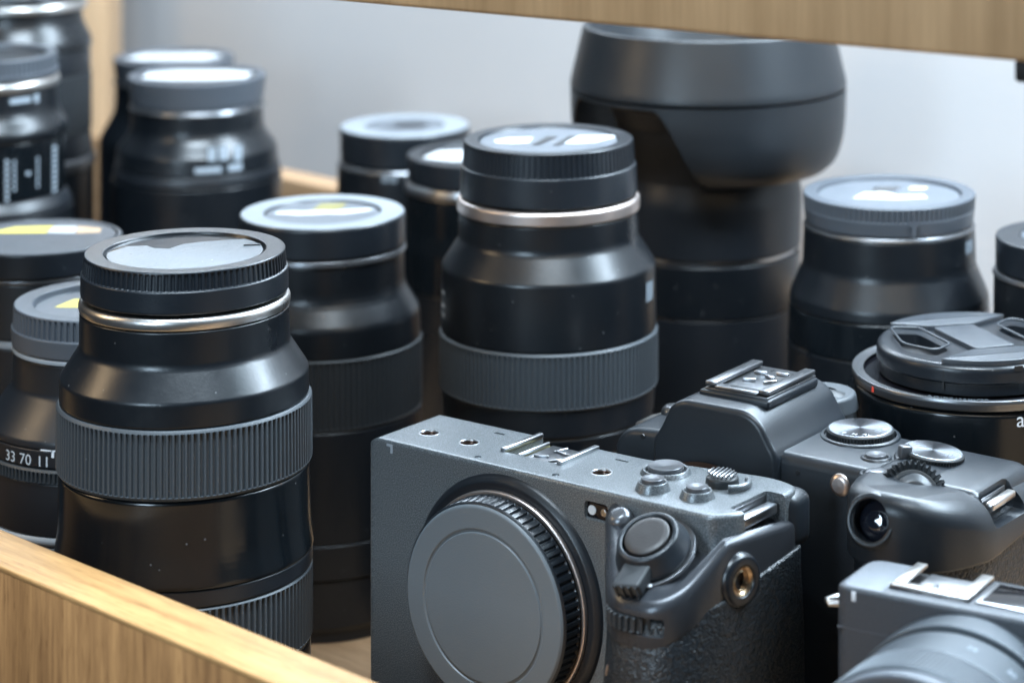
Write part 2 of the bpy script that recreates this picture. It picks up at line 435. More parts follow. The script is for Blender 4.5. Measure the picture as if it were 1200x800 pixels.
# 3 lens with white label
c_ = Lens('dark lens with a pale flat cap bearing a torn white and olive label', 378, 985)
c_.cap(248, 96.5, 284, 97, rin=.70, dip=.7, rim='rim_grey', mi='insert_grey', rc=1.2)
c_.sticker([(-18.5, -1), (-18, 2.5), (-12, 4.2), (-8, 3.4), (-3, 5), (4, 4.6), (9, 7), (17, 8.5), (19, 7), (13, 1.5), (8, -1.2), (2, -.6), (-3, -2.4), (-9, -3.2), (-14, -1.5)], 'paper')
c_.sticker([(-5, 5.2), (-3, 17.5), (7, 18), (6, 8), (3, 5)], 'olive')
c_.seg('mount_ring', 'dark_metal', [(285, 97), (292, 98)], b=.3)
c_.seg('barrel_neck', 'barrel', [(292, 95.5), (332, 96, 0, 3), (360, 113, 0, 1.5), (392, 115)])
c_.seg('focus_ring', 'rubber_dark', [(392, 114), (394, 116), (395, 116, 1, .01), (470, 116, 1, .01), (471, 116), (474, 114)], ribs=110, depth=.8, b=.2)
c_.seg('middle_barrel', 'soft', [(474, 115), (600, 117)])
c_.seg('lower_band', 'soft', [(600, 118), (640, 118)])
c_.foot(640, 116, m='soft')

# 4 centre lens
d_ = Lens('large lens in the centre with a rose silver ring and two white labels on top', 643, 939)
d_.cap(162, 99, 225, 104, yk=190, ribs=96, depth=.5, rin=.83, dip=.9, mi='insert_grey')
d_.sticker([(-19, -4.5), (-20, 0), (-15, 5), (-6, 6), (-7, -4), (-12, -6)], 'paper')
d_.sticker([(5, -5), (11, 9), (24, 10), (24, 6), (17, -4), (10, -6)], 'paper')
d_.sticker([(-5.5, -9), (-3, -9), (3, 7), (-1, 7)], 'black', lift=.25, name='cap_mark')
d_.sticker([(2, -10), (4.5, -10), (10, 8), (7, 8)], 'black', lift=.25, name='cap_mark')
d_.seg('mount_ring', 'rose', [(227, 104.5), (230, 107, 0, .5), (242, 107, 0, .5), (244, 106)], b=.5)
d_.seg('barrel_neck', 'barrel', [(244, 105), (275, 105.5, 0, 1.5), (306, 125, 0, .8), (381, 126)])
d_.seg('focus_ring', 'rubber', [(381, 126), (384, 128), (385, 128, 1, .01), (443, 128, 1, .01), (444, 128), (447, 126)], ribs=126, depth=.6, b=.3)
d_.seg('middle_barrel', 'soft', [(447, 125), (478, 123)])
d_.seg('lower_band', 'barrel', [(478, 120), (481, 122), (500, 121), (503, 119)])
d_.seg('zoom_ring', 'rubber_dark', [(503, 119), (505, 121, 1, .01), (580, 121, 1, .01), (582, 119)], ribs=110, depth=.8, b=.2)
d_.foot(582, 118)
flat_patch('barrel_print', [(-2, 3, 3, 4.5), (-2, 3.4, -1.5, 0), (-1.6, 3.2, -5, -3.4)], M['dim_white'], d_.e, 126 * d_.k, d_.z(345), d_.ang(519, 126))
flat_patch('barrel_badge', [(-3, 4, -3, 4)], M['badge'], d_.e, 126 * d_.k, d_.z(332), -90 + 70)

# 5 small back lens
e_ = Lens('small black lens with a flat pale-topped cap, alone at the rear centre', 474.5, 1190)
e_.cap(147, 76, 185, 75, rin=.6, dip=.25, rim='rim_grey', mi='insert_grey', rc=1.2)
e_.sticker([(-9, -5), (-2, 3), (-7, 8), (8, 9), (11, 0), (5, -6)], 'cap')
e_.seg('mount_ring', 'dark_metal', [(186, 77), (190, 79)], b=.3)
e_.seg('barrel_neck', 'barrel', [(190, 78), (262, 80)])
e_.foot(262, 80)
flat_patch('barrel_print', [(-3.5, -.4, -3, 4), (.3, 3.6, -3, 4)], M['badge'], e_.e, 78 * e_.k, e_.z(200), e_.ang(456, 78))

# 6 lens behind the centre one
f_ = Lens('narrow lens peeking out on the left behind the large centre lens', 560, 1130)
f_.cap(179, 82, 208, 82, rin=.80, dip=1.2, mi='insert')
f_.sticker([(-24, -6), (-18, 10), (6, 12), (10, -12), (-10, -13)], 'paper')
f_.seg('mount_ring', 'steel', [(209, 84), (216, 85.5, 0, .5), (221, 85)], b=.5)
f_.seg('barrel_neck', 'gloss', [(221, 83), (262, 84, 0, 3), (285, 88), (330, 90)])
f_.foot(330, 89)

# 7 big lens with reversed petal hood
g_ = Lens('largest lens, wide petal-shaped hood fitted upside down, under the upper wooden board', 830, 1050)
k = g_.k
g_.seg('barrel', 'soft', [(120, 100), (196, 104, 0, 3), (222, 110, 0, 3), (284, 108)], b=1)
g_.seg('gap_ring', 'steel', [(284, 104), (289, 104)], b=.2)
g_.seg('lower_collar', 'barrel', [(289, 107), (350, 107)])
g_.foot(350, 106, m='soft')
def hood():
    n = 240; V = []; Fc = []
    zt = g_.z(101); lobes = []
    for i in range(n):
        t = 2 * pi * i / n
        # two deep and two shallow petals
        deg = math.degrees(t) % 180
        x = (deg - 134.0 + 90) % 180 - 90
        ax = abs(x)
        sm = 1 - min(1, max(0, (ax - 44) / 24)); sm = sm * sm * (3 - 2 * sm)
        bot = g_.z(104) * (1 - sm) + g_.z(192) * sm
        prof = []
        tab = [(101, 161.5), (130, 161), (155, 158.5), (175, 153.5), (186, 147), (193, 138)]
        for q in range(13):
            s = q / 12
            z = zt + (bot - zt) * s
            yy = (H - z) / k + HY                    # height as picture row
            r = 137
            for (y0, r0), (y1, r1) in zip(tab, tab[1:]):
                if y0 <= yy + 1e-6 and yy <= y1: r = r0 + (r1 - r0) * (yy - y0) / (y1 - y0); break
            prof.append((r * k, z))
        inner = [(r - 1.8, z) for r, z in reversed(prof)]
        lobes.append(prof + [(prof[-1][0] - .9, prof[-1][1] - .5)] + inner)
    m_ = len(lobes[0])
    for L_, i in zip(lobes, range(n)):
        t = 2 * pi * i / n
        for r, z in L_: V.append((r * cos(t), r * sin(t), z))
    for i in range(n):
        j = (i + 1) % n
        for q in range(m_):
            q2 = (q + 1) % m_
            Fc.append((i * m_ + q, j * m_ + q, j * m_ + q2, i * m_ + q2))
    h = link('lens_hood', V, Fc, M['hood'], g_.e, angle=40)
    lathe('hood_collar', [(120 * k, g_.z(90)), (140 * k, g_.z(32)), (142 * k, g_.z(27), 0, 1.5), (146.5 * k, g_.z(27), 0, 1), (161.5 * k, g_.z(92), 0, 2), (162 * k, g_.z(99)), (150 * k, g_.z(99.5))], M['hood'], h, b=1)
    lathe('hood_inner_wall', [(159 * k, g_.z(100.5)), (150 * k, g_.z(101)), (140 * k, g_.z(106)), (118 * k, g_.z(118)), (108 * k, g_.z(140)), (104 * k, g_.z(210))], M['black'], h, b=1)
    for ang in (-62, -122):
        t = R(ang); r = 152 * k
        flat_patch('hood_mark', [(-2.2, 2.2, -.7, .7)], M['dim_white'], h, r, g_.z(60), ang, taper=-.25 if 0 else .25, thick=.35)
    return h
hood()
lathe('front_cap', [(0, g_.z(85)), (118 * k, g_.z(85)), (120 * k, g_.z(100))], M['black'], g_.e, b=1)

# 8 right-hand lens, grey cap with index tab
h_ = Lens('lens with a wide grey ribbed cap standing right of the petal-hooded lens', 1042, 965)
h_.cap(224, 100.5, 258, 98, yk=240, ribs=100, depth=.5, rin=.84, dip=1.4, m='cap_grey', mi='insert_grey', duty=.6, step=.1)
h_.sticker([(-14, -6), (-9, 4), (-1, 5), (3, -1), (13, 0), (14, -6), (2, -9)], 'paper')
h_.sticker([(8, 10), (10, 14), (16, 13), (14, 10)], 'yellow')
h_.sticker([(-8, 4.5), (-4, 14), (6, 15), (2, 6)], 'dark_metal')
flat_patch('index_tab', [(-.8, .8, -4.5, 1.5), (-1.6, 1.6, -.5, 1.5)], M['cap_grey'], h_.capobj, 100 * h_.k, h_.z(242), h_.ang(1071, 100.5), thick=.9)
h_.seg('mount_ring', 'dark_metal', [(258, 99), (263, 101)], b=.3)
h_.seg('barrel_neck', 'barrel', [(263, 100), (306, 101.5, 0, 1.5), (340, 116, 0, .8), (352, 117)])
h_.seg('middle_barrel', 'gloss', [(352, 117), (395, 119)])
h_.foot(395, 119)
flat_patch('barrel_badge', [(-3.5, 3.5, -4, 3)], M['badge'], h_.e, 100.5 * h_.k, h_.z(280), -90 + 62)

# 9 right edge
p_ = Lens('small dark lens with a flat cap, cut off by the right edge of the picture', 1260, 938)
p_.cap(276, 93, 314, 93, rin=.7, dip=.3, mi='cap_grey', m='cap')
p_.sticker([(-14, 4), (-12, 9), (-2, 9), (-2, 4)], 'yellow')
p_.seg('mount_ring', 'dark_metal', [(315, 95), (321, 97)], b=.3)
p_.seg('barrel_neck', 'barrel', [(321, 95), (420, 96)])
p_.foot(420, 96)

# 10/11 rear left pair
n1 = Lens('back-left lens standing in front of its twin, bright label inside its flared cap rim', 231, 1181)
n1.cap(87, 80, 119, 76, rin=.86, dip=.6, m='cap_grey', mi='insert')
n1.sticker([(-24, -9), (-24, 8), (-10, 14), (12, 14), (24, 8), (24, -8), (8, -13), (-10, -14)], 'paper')
n1.seg('mount_ring', 'dark_metal', [(119, 77), (124, 79)], b=.3)
n1.seg('barrel_neck', 'barrel', [(124, 76), (150, 77, 0, 3), (170, 92, 0, 1.2), (190, 94)])
n1.seg('middle_barrel', 'soft', [(190, 95), (200, 97), (204, 96)], b=.4)
n1.foot(204, 98)
flat_patch('barrel_print', [(-1, 2.5, 0, 6), (4, 8, 0, 6.5), (11, 15, -1, 6)], M['dim_white'], n1.e, 92.5 * n1.k, n1.z(172), n1.ang(246, 92.5), taper=-.2 if 0 else 0, thick=.4)
flat_patch('barrel_print', [(-9, 3, -1.2, 1.4), (6, 13, -1.2, 1.8)], M['dim_white'], n1.e, 94 * n1.k, n1.z(182), n1.ang(252, 94), thick=.25)
n2 = Lens('rearmost lens of the back-left pair, half hidden by its twin, bright top', 204, 1285)
n2.cap(66, 70, 90, 67, rin=.84, dip=.6, m='cap_grey', mi='insert')
n2.sticker([(-24, -5), (-18, 12), (14, 14), (24, 4), (18, -9), (-14, -11)], 'paper')
n2.seg('mount_ring', 'dark_metal', [(90, 68), (95, 70)], b=.3)
n2.seg('barrel_neck', 'barrel', [(95, 67), (128, 68, 0, 4), (158, 86, 0, 3), (178, 86)])
n2.foot(178, 86)
flat_patch('index_mark', [(-1, 1, -1.5, 1.5)], M['white'], n2.e, 67 * n2.k, n2.z(115), -90 - 47)

# 12/13 far left
l1 = Lens('lens at the left edge with white printed scales and a silver ring below its cap', -16, 1120)
l1.cap(62, 81, 86, 82, rin=.85, dip=2.4, m='cap_grey', mi='cap', yk=80, ribs=80, depth=.4)
l1.seg('mount_ring', 'silver', [(87, 81), (91, 84, 0, .5), (97, 84, 0, .5), (99, 83)], b=.4)
l1.seg('barrel_neck', 'barrel', [(99, 81), (127, 82, 0, 3), (145, 94, 0, 2), (156, 92)])
l1.seg('scale_ring', 'gloss', [(156, 90), (222, 90)])
l1.seg('flared_foot', 'soft', [(222, 91), (234, 98, 0, 2), (240, 98)])
l1.foot(240, 99)
for x, w_, h0, h1_ in ((8, 1.6, -11, 8), (17, 1.1, -7, 9), (33, 2.0, -1, 2), (44, 1.1, -7, 8), (64, 3.6, -11, 10)):
    rows = [(-w_ / 2, w_ / 2, y, y + 1.5) for y in [h0 + 2.3 * i for i in range(max(1, int((h1_ - h0) / 2.3)))]]
    flat_patch('scale_print', rows, M['dim_white'], l1.e, 90 * l1.k, l1.z(190), l1.ang(x, 90))
flat_patch('barrel_print', [(-6, 4, -1, 1.2), (6, 8.4, -1.8, 2)], M['dim_white'], l1.e, 81.5 * l1.k, l1.z(108), l1.ang(27, 81.5))
l2 = Lens('tallest rear lens at the top left corner, beside the upright wooden post', 22, 1205)
l2.cap(-12, 74, -2, 76, rin=.8, dip=1)
l2.seg('mount_ring', 'silver', [(-2, 75), (2, 78, 0, .5), (8, 78, 0, .5), (10, 76)], b=.4)
l2.seg('barrel_neck', 'barrel', [(10, 72), (24, 73, 0, 3), (46, 84, 0, 2), (56, 83)])
l2.seg('middle_barrel', 'soft', [(56, 82), (84, 82)])
l2.seg('focus_ring', 'rubber_dark', [(84, 82), (86, 83, 1, .01), (150, 83, 1, .01), (152, 82)], ribs=90, depth=.6, b=.2)
l2.seg('lower_barrel', 'soft', [(152, 82), (180, 85)])
l2.seg('silver_band', 'dark_metal', [(180, 86), (183, 88), (192, 88), (194, 87)], b=.3)
l2.foot(194, 86)

# 14 left edge, yellow label
m_ = Lens('lens at the left edge with a smooth flat cap carrying a long yellow label', 46, 955)
m_.cap(277, 96, 306, 96, rin=.93, dip=.1, m='cap', mi='cap_grey', rim='cap_grey', rc=1.4)
m_.sticker([(-22, 5), (-13, 16), (1, 18), (1, 6)], 'yellow')
m_.sticker([(1.4, 6), (1.4, 18), (10, 17.5), (12, 5.5)], 'paper')
m_.sticker([(12.4, 5.5), (10.4, 17.2), (20, 14), (21, 7)], 'oak_pale')
m_.seg('mount_ring', 'dark_metal', [(307, 94), (312, 94)], b=.3)
m_.seg('barrel_neck', 'soft', [(312, 92), (376, 93)])
m_.seg('silver_band', 'rim_grey', [(376, 95), (384, 96)], b=.3)
m_.foot(384, 94, m='soft')

# 15 big lens with pinch cap
q_ = Lens('wide lens with a pinch-grip front cap inside a dark chrome rim', 1141, 862)
k = q_.k
q_.seg('filter_ring', 'dark_metal', [(431, 136), (429, 142, 0, .4), (433, 143, 0, .3), (441, 141), (443, 138)], b=.3, inner=2)
lathe('ring_floor', [(0, q_.z(436)), (136 * k, q_.z(436)), (137 * k, q_.z(440))], M['gloss_black'], q_.e, b=.2)
q_.seg('barrel', 'gloss', [(443, 136), (447, 140, 0, 1), (560, 140)])
q_.foot(560, 138)
flat_patch('red_index', [(-.6, .6, -.9, .9)], M['red'], q_.e, 142.8 * k, q_.z(435.5), q_.ang(1023, 142.8), thick=.1)
wrap_text('ring_lettering', '\u00d8 67 LENS 1:2.8 MACRO', 1.9, M['dim_white'], q_.e, 138.5 * k, q_.z(430.2), -90 - 14, off=-.3)
wrap_text('barrel_lettering', 'a', 7, M['white'], q_.e, 140 * k, q_.z(452), q_.ang(1196, 140), sx=1)
def pinch_cap():
    r = 113.5 * k; zt = q_.z(393); zb = q_.z(433)
    c = lathe('pinch_cap', [(0, zt - 1.6), (r - 1.8, zt - 1.6, 0, .3), (r - .4, zt - 2.4, 0, .6), (r, zt - 3.6, 0, .6), (r, zt - 7.2, 0, .3), (r - .8, zt - 7.6, 0, .2), (r - .8, zb, 0, .3), (r - 4, zb, 0)], M['cap'], q_.e, b=.3, n=160)
    R1 = r - 1.3
    def arc(a0, a1, n=14): return [(R1 * cos(R(a0 + (a1 - a0) * i / n)), R1 * sin(R(a0 + (a1 - a0) * i / n)), .2) for i in range(n + 1)]
    def flip(P): return [(-p[0], -p[1]) + tuple(p[2:]) for p in P]
    def plate(name, pts, z1, m='cap_plate'): return prism(name, pts, zt - 1.7, z1, M[m], c, rad=1.0, bev=.35, bev0=.05)
    plate('cap_bar', [(-12.6, 11, 1.2), (1.2, 15.6, 2), (12.6, -11, 1.2), (-1.2, -15.6, 2)], zt)
    up = arc(149, 64) + [(2.4, 17.0, 1), (-13.4, 12.8, 1)]
    plate('cap_panel', up, zt + .05); plate('cap_panel', flip(up), zt + .05)
    lipL = arc(155, 235) + [(-4.4, -16.6, 1.5), (-14.6, 9.4, 1.5)]
    hole = [(-27.0, 8.0, 2), (-18.0, 7.6, 2), (-9.6, -12.5, 2), (-15.0, -20.0, 3), (-24.5, -12.0, 4)]
    for P, Hh in ((lipL, hole), (flip(lipL), flip(hole))):
        lip = plate('cap_grip', P, zt + .6)
        cc = prism('c', Hh, zt - 1.2, zt + 3, M['black'], c, rad=2, bev=.05)
        bpy.context.view_layer.update(); cut(lip, cc)
        # the finger recess goes down into the cap
        cc2 = prism('c', Hh, zt - 6, zt + 3, M['black'], c, rad=2, bev=.05)
        bpy.context.view_layer.update(); cut(c, cc2)
        hp_ = corner_round(Hh, 2); tube('grip_rim', [(x, y, zt + .55) for x, y in inset(hp_, -.45)], .42, M['cap_plate'], lip, closed=True)
        prism('recess_floor', inset2(Hh, -.2), zt - 6.4, zt - 5.6, M['black'], c, rad=2, bev=.05)
    flat_patch('cap_slot', [(-.25, .25, -6.8, -.4)], M['black'], c, r, zt - 3, -90 - 24, thick=.15)
    flat_patch('cap_notch', [(-1.6, 1.6, -.9, .9)], M['black'], c, r - .2, zt - 2.6, -90 + 20, thick=.3)
    flat_patch('cap_notch', [(-1.7, 1.7, -1.1, 1.1)], M['black'], c, r, zt - 6, -90 + 21, thick=.12)
def inset2(P, d):
    q = inset([p[:2] for p in P], d); return [(a[0], a[1], p[2]) for a, p in zip(q, P)]
pinch_cap()

# ---------------------------------------------------------------- camera bodies
def camera_root(label, x, y, ang, z=42):
    e = empty('camera', (x, y, z), R(ang)); tag(e, label, 'camera'); return e
FR = (R(90), 0, 0)            # lathe axis pointing out of the front face (-w)
def disc_on_top(name, u, w, z, prof, m, parent, **kw): return lathe(name, prof, M[m], parent, (u, w, z), **kw)

def recess(parent, u, w, z, r, m='rose', depth=2.5, n=40):
    """countersunk threaded hole: rim ring plus dark well"""
    rg = lathe('socket', [(r * .90, -.5), (r * .92, -.05), (r * .99, .10), (r * 1.10, .05), (r * 1.12, -.4)], M['steel'], parent, (u, w, z), n=48, b=.05)
    lathe('socket_well', [(r * .9, -2.4), (0, -2.4)], M['black'], rg, n=n)
    lathe('socket_thread', [(r * .90, -.4), (r * .86, -.7), (r * .90, -1.0), (r * .86, -1.3), (r * .9, -1.6), (r * .9, -2.4)], M['bore'], rg, n=n, b=.02)
    return rg

# --- camera 1: grey box body with body cap
T = 73.7
c1 = camera_root('speckled grey box-shaped camera with a round grey cap over its lens opening', -98.4, 820, -35.5)
body = prism('body', [(-3.5, 0, 3), (131, 0, 3), (137, 7, 6), (138, 38, 7), (126, 41, 6), (84, 33, 3), (-3.5, 31.2, 3)], -6, T, M['grey_body'], c1, rad=4, bev=1.3)
cutters = [rbox('c', 131.0, 145, 9, 29, 62, T + 5, M['black'], c1, bev=1.5)]
for u, w, r in ((11, 13.5, 3.1), (27.9, 13.4, 3.1), (80.3, 14.1, 3.1)):
    cutters.append(lathe('c', [(0, -4), (r, -4), (r, 4), (0, 4)], M['black'], c1, (u, w, T), n=40, b=.01))
for u, w, r in ((39.7, 3.6, 1.2), (70.4, 3.9, 1.2)):
    cutters.append(lathe('c', [(0, -2), (r, -2), (r, 2), (0, 2)], M['black'], c1, (u, w, T), n=24, b=.01))
cutters.append(rbox('c', 28, 32, 25.4, 26.6, T - 1, T + 2, M['black'], c1, bev=.2))
cutters.append(rbox('c', 76, 81, 26.2, 27.2, T - 1, T + 2, M['black'], c1, bev=.2))
cutters.append(rbox('c', 43, 65, 12.5, 36, T - 3.2, T + 3, M['black'], c1, bev=.2))     # shoe pocket
cutters.append(rbox('c', 84.5, 93.5, -3, 1.6, 64.2, 69.8, M['black'], c1, bev=1.4))      # front window
bpy.context.view_layer.update()
cr_ = [(2 + 5.5 * cos(R(a_)), T - 5.5 + 5.5 * sin(R(a_)), .01) for a_ in range(90, 181, 9)]
cutters.append(prism('c', cr_ + [(-9, T - 5.5, .01), (-9, T + 4, .01), (2, T + 4, .01)], -60, 20, M['black'], c1, rad=.01, bev=.01, rot=(R(90), 0, 0)))
bpy.context.view_layer.update()
cut(body, *cutters)
top = link('top_highlight', [(0, 0, 0)], [], M['grey_top'], c1) if 0 else None
for u, w, r in ((11, 13.5, 3.1), (27.9, 13.4, 3.1), (80.3, 14.1, 3.1)): recess(c1, u, w, T, r)
for u, w, r in ((39.7, 3.6, 1.2), (70.4, 3.9, 1.2)):
    lathe('screw', [(0, -.7), (r * .9, -.7), (r * .95, -.5)], M['steel'], c1, (u, w, T), n=24, b=.05)
# accessory shoe
sh = rbox('accessory_shoe', 43.2, 64.8, 12.7, 31.4, T - 3.1, T - 2.4, M['olive'], c1, bev=.1)
rbox('shoe_rail', 41.8, 43.6, 12, 31.6, T - .6, T + .9, M['steel'], sh, bev=.3, loc=(-11.3, -.2, 3.2))
rbox('shoe_rail', 64.2, 66.2, 12, 31.6, T - .6, T + .9, M['steel'], sh, bev=.3, loc=(11.2, -.2, 3.2))
rbox('shoe_spring', 46.0, 47, 14.5, 30, T - 2.2, T - .8, M['steel'], sh, bev=.3, loc=(-7.2, .6, 1.4))
rbox('shoe_plate', 48, 63, 14.5, 30.5, T - 2.3, T - 1.8, M['dark_metal'], sh, bev=.15, loc=(1.4, .9, .7))
for (u, w, a_) in ((-3, -3, 20), (0, 3, -15), (3.4, -4, 60), (4.5, 2.5, 10), (-1.5, 5, 70)):
    rbox('shoe_contact', 0, 5, 0, .8, 0, .9, M['steel'], sh, bev=.2, rot=(0, 0, R(a_)), loc=(u + 1.4, w + .5, 1.2))
# white corner mark
link('corner_mark', [(4.8, -.07, T - 1.0), (7.4, -.07, T - 1.0), (7.4, -.07, T - 4), (6.4, -.07, T - 4), (6.4, -.07, T - 1.9), (4.8, -.07, T - 1.9)], [(0, 1, 2, 3, 4, 5)], M['dim_white'], c1, smooth=False)
# tally window
tw = rbox('sensor_window', 84.9, 93.1, .9, 1.5, 64.6, 69.4, M['gloss_black'], c1, bev=.2)
lathe('sensor_dot', [(0, .3), (1.4, .3), (1.5, 0)], M['paper'], tw, (-2.1, -.4, 0), FR, n=32, b=.05)
lathe('screw', [(0, .4), (1.1, .4), (1.2, 0)], M['steel'], tw, (2.4, -.4, 0), FR, n=24, b=.1)
# mount surround and cap
uc, zc = 54.5, 34.3
lathe('mount_surround', [(30, 0), (30, 2.0), (35.2, 2.0, 0, .5), (36.8, .8, 0, .6), (37.4, -.3)], M['soft'], c1, (uc, 0, zc), FR, b=.3, n=128)
lathe('mount_ring', [(31.4, 2.5), (31.4, 3.6), (32.7, 3.6), (33.0, 3.2), (33.0, 2.3)], M['rose'], c1, (uc, 0, zc), FR, b=.2, n=128)
cp = lathe('body_cap', [(0, 11.4), (30.2, 11.4), (31.0, 11.3, 0, .3), (31.6, 10.7, 0), (31.62, 10.6, 1, .01), (32.0, 5.0, 1, .01), (32.1, 4.6, 0), (28, 4.5, 0)],
           M['cap'], c1, (uc, 0, zc), FR, ribs=74, depth=.7, duty=.6, b=.2)
lathe('cap_face', [(0, 12.0), (22.6, 12.0), (22.8, 11.5, 0, .15), (23.5, 11.5, 0, .15), (23.8, 12.0, 0, .2), (30.3, 12.0, 0, .4), (30.9, 11.3)], M['cap_face'], cp, n=160, b=.2)
# buttons on top
def button(u, w, r1, r2, h1=2.4, h2=3.2, m='grey_body', mb='button', dish=.5, parent=None, z=None):
    z = T if z is None else z
    b0 = lathe('button_collar', [(r1 - 1.1, .2), (r1 - 1.0, h1 - .3), (r1 - .2, h1, 0, .3), (r1 + .9, -.2)], M[m], parent or c1, (u, w, z), n=48, b=.4)
    lathe('button', [(0, h2 - dish), (r2 * .7, h2 - dish * .3), (r2, h2, 0, .3), (r2 + .02, 0)], M[mb], b0, (0, 0, 0), n=48, b=.4)
    return b0
button(96.7, 25.0, 7.2, 5.6, 1.5, 2.5)
button(102.7, 10, 4.6, 3.5, 2.6, 3.6)
button(117.6, 12, 4.6, 3.4, 2.4, 3.4)
js = lathe('joystick', [(0, 3.4), (3, 3.3), (4.9, 2.3), (5.2, 0)], M['rubber_dark'], c1, (117.0, 26, T), n=40, b=.4)
for i in range(-3, 4):
    rbox('joystick_ridge', 0, .55, 0, 2 * sqrt(max(1, 23 - (i * 1.35) ** 2)) * .9, 0, .8, M['steel'], js, bev=.15, rot=(0, 0, R(12)), loc=(i * 1.35, 0, 3.5))
tube('joystick_guard', [(120 + 5.5 * cos(R(a0)), 26 + 6 * sin(R(a0)), T + 1.2) for a0 in range(-60, 70, 12)], 1.0, M['grey_body'], c1)
# strap slot
sl = rbox('strap_bar', 132.2, 135.8, 10, 28, 68, 71.2, M['steel'], c1, bev=.6)
rbox('slot_wall', 130.8, 131.3, 9.2, 28.8, 62.2, T - 1, M['dark_metal'], c1, bev=.1)
rbox('rear_panel', 128, 139.6, 30, 42.5, 56, T - .8, M['body_two'], c1, bev=4, seg=4)
# grip
go = [(93.5, 4, 1), (94.5, -3, 3), (111, -24, 5), (117, -27.5, 4), (130, -27, 6), (136.5, -20, 5), (139, -6, 4), (139.5, 34, 4), (128, 40, 3), (112, 30, 2), (96, 20, 2)]
def gt(u, w):
    return -.60 * max(0, -w) - .10 * max(0, u - 126) - (.35 * max(0, w) if u > 120 else 0) * .4
plate = prism('grip_shell', go, 52, 71.2, M['grip_paint'], c1, rad=3, bev=2.4, bev0=.5, ztop=gt, zbot=lambda u, w: -.10 * max(0, -w) - .45 * max(0, -w - 12) + .12 * max(0, w) * (u > 120))
cut(plate, rbox('c', 108, 132, -34, -21.5, 46.4, 51.6, M['black'], c1, bev=.8))
gl = [(94.5, 4, 1), (95.8, -3, 3), (112, -22.5, 6), (118, -25.5, 4), (130, -25, 6), (136.5, -18, 5), (140, -4, 4), (140.5, 36, 5), (127, 42, 3), (112, 30, 2), (96, 20, 2)]
def bulge(x, y, z):
    t = min(1, max(0, (50 - z) / 26)); s = 4.5 * sin(t * pi * .5)
    return (x + (.3 * s if x > 118 else 0), y - s * min(1, max(0, -y / 22)), z)
grip = prism('grip_cover', gl, -6, 53.5, M['leather'], c1, rad=3, bev=1.2, ztop=lambda u, w: -.12 * max(0, -w) + .12 * max(0, w) * (u > 120), levels=10, shape=bulge)
# shutter unit on the sloping grip top
n_tilt = math.atan(.60)
SH = empty('shutter_unit', (118.6, -11.5, 71.2 - 6.6)); SH.parent = c1
SH.rotation_euler = (n_tilt, 0, 0)
lever = lathe('power_lever', [(4, -.5), (11.2, -.5), (11.4, .6, 0, .4), (10.2, 3.2, 0, .6), (9.2, 6.0, 0, .9), (8.0, 6.2, 0, .4), (7.6, 5.6)], M['body_two'], SH, b=.5)
lathe('shutter_button', [(0, 6.9), (5.4, 6.7), (6.9, 6.3, 0, .5), (7.0, 3)], M['shutter'], SH, b=.5)
lathe('base_ring', [(11.2, -.6), (12.6, -.4), (12.8, -1.4)], M['dark_metal'], SH, b=.2)
tab = prism('lever_tab', [(-5.2, -17.2, 1), (3.4, -16.6, 1), (4.2, -8.5, 1), (-4.6, -8.5, 1)], .1, 4.6, M['rubber_dark'], SH, rad=1, bev=.9, loc=(.5, 0, 0), rot=(0, 0, R(8)))
for i in range(4):
    rbox('tab_ridge', 0, .7, 0, .6, 0, 4.2, M['cap'], tab, bev=.15, loc=(-4 + i * 2.2, -17.2, 2.4))
rbox('lever_mark', 0, 2.4, 0, .9, 0, .5, M['white'], SH, bev=.1, loc=(5.6, -11.9, .1), rot=(0, 0, R(25)))
lathe('function_knob', [(0, 3.6), (2.2, 3.4), (3.6, 2.2, 0, .8), (3.8, 0)], M['button'], c1, (100.3, -2.6, 67.2), (n_tilt, 0, 0), n=40, b=.6)
# front dial
dw = lathe('front_dial', [(0, 2.2), (10, 2.2), (10.9, 1.9, 1, .01), (10.9, -1.9, 1, .01), (10, -2.2), (0, -2.2)], M['rubber_dark'], c1, (119.8, -17.6, 49.0), ribs=30, depth=1.1, b=.2)
# threaded strap lug on the end face
lug = lathe('side_socket', [(3.9, 1.4), (4.6, 3.0, 0, .4), (7.2, 2.8, 0, .9), (8.0, .8, 0, .4), (8.0, -1)], M['cap'], c1, (138.6, 2.2, 56.5), (R(90), 0, R(90 - 10)), b=.4)
lathe('socket_thread', [(2.9, -1), (3.1, .2), (3.2, 1.6), (4.2, 2.5), (4.5, 1.8)], M['brass'], lug, b=.2, ribs=0)
for i in range(3):
    lathe('thread_turn', [(2.6, -.6 + i * .9), (3.2, -.2 + i * .9), (2.6, .1 + i * .9)], M['brass'], lug, b=.05, n=48)
lathe('socket_well', [(0, -.8), (3.1, -.8)], M['black'], lug, n=32)
lathe('grip_sensor', [(0, .8), (3, .7), (3.7, .2), (3.9, -.5)], M['rose'], c1, (116.0, -26.2, 33), (R(90), 0, 0), n=32, b=.3)

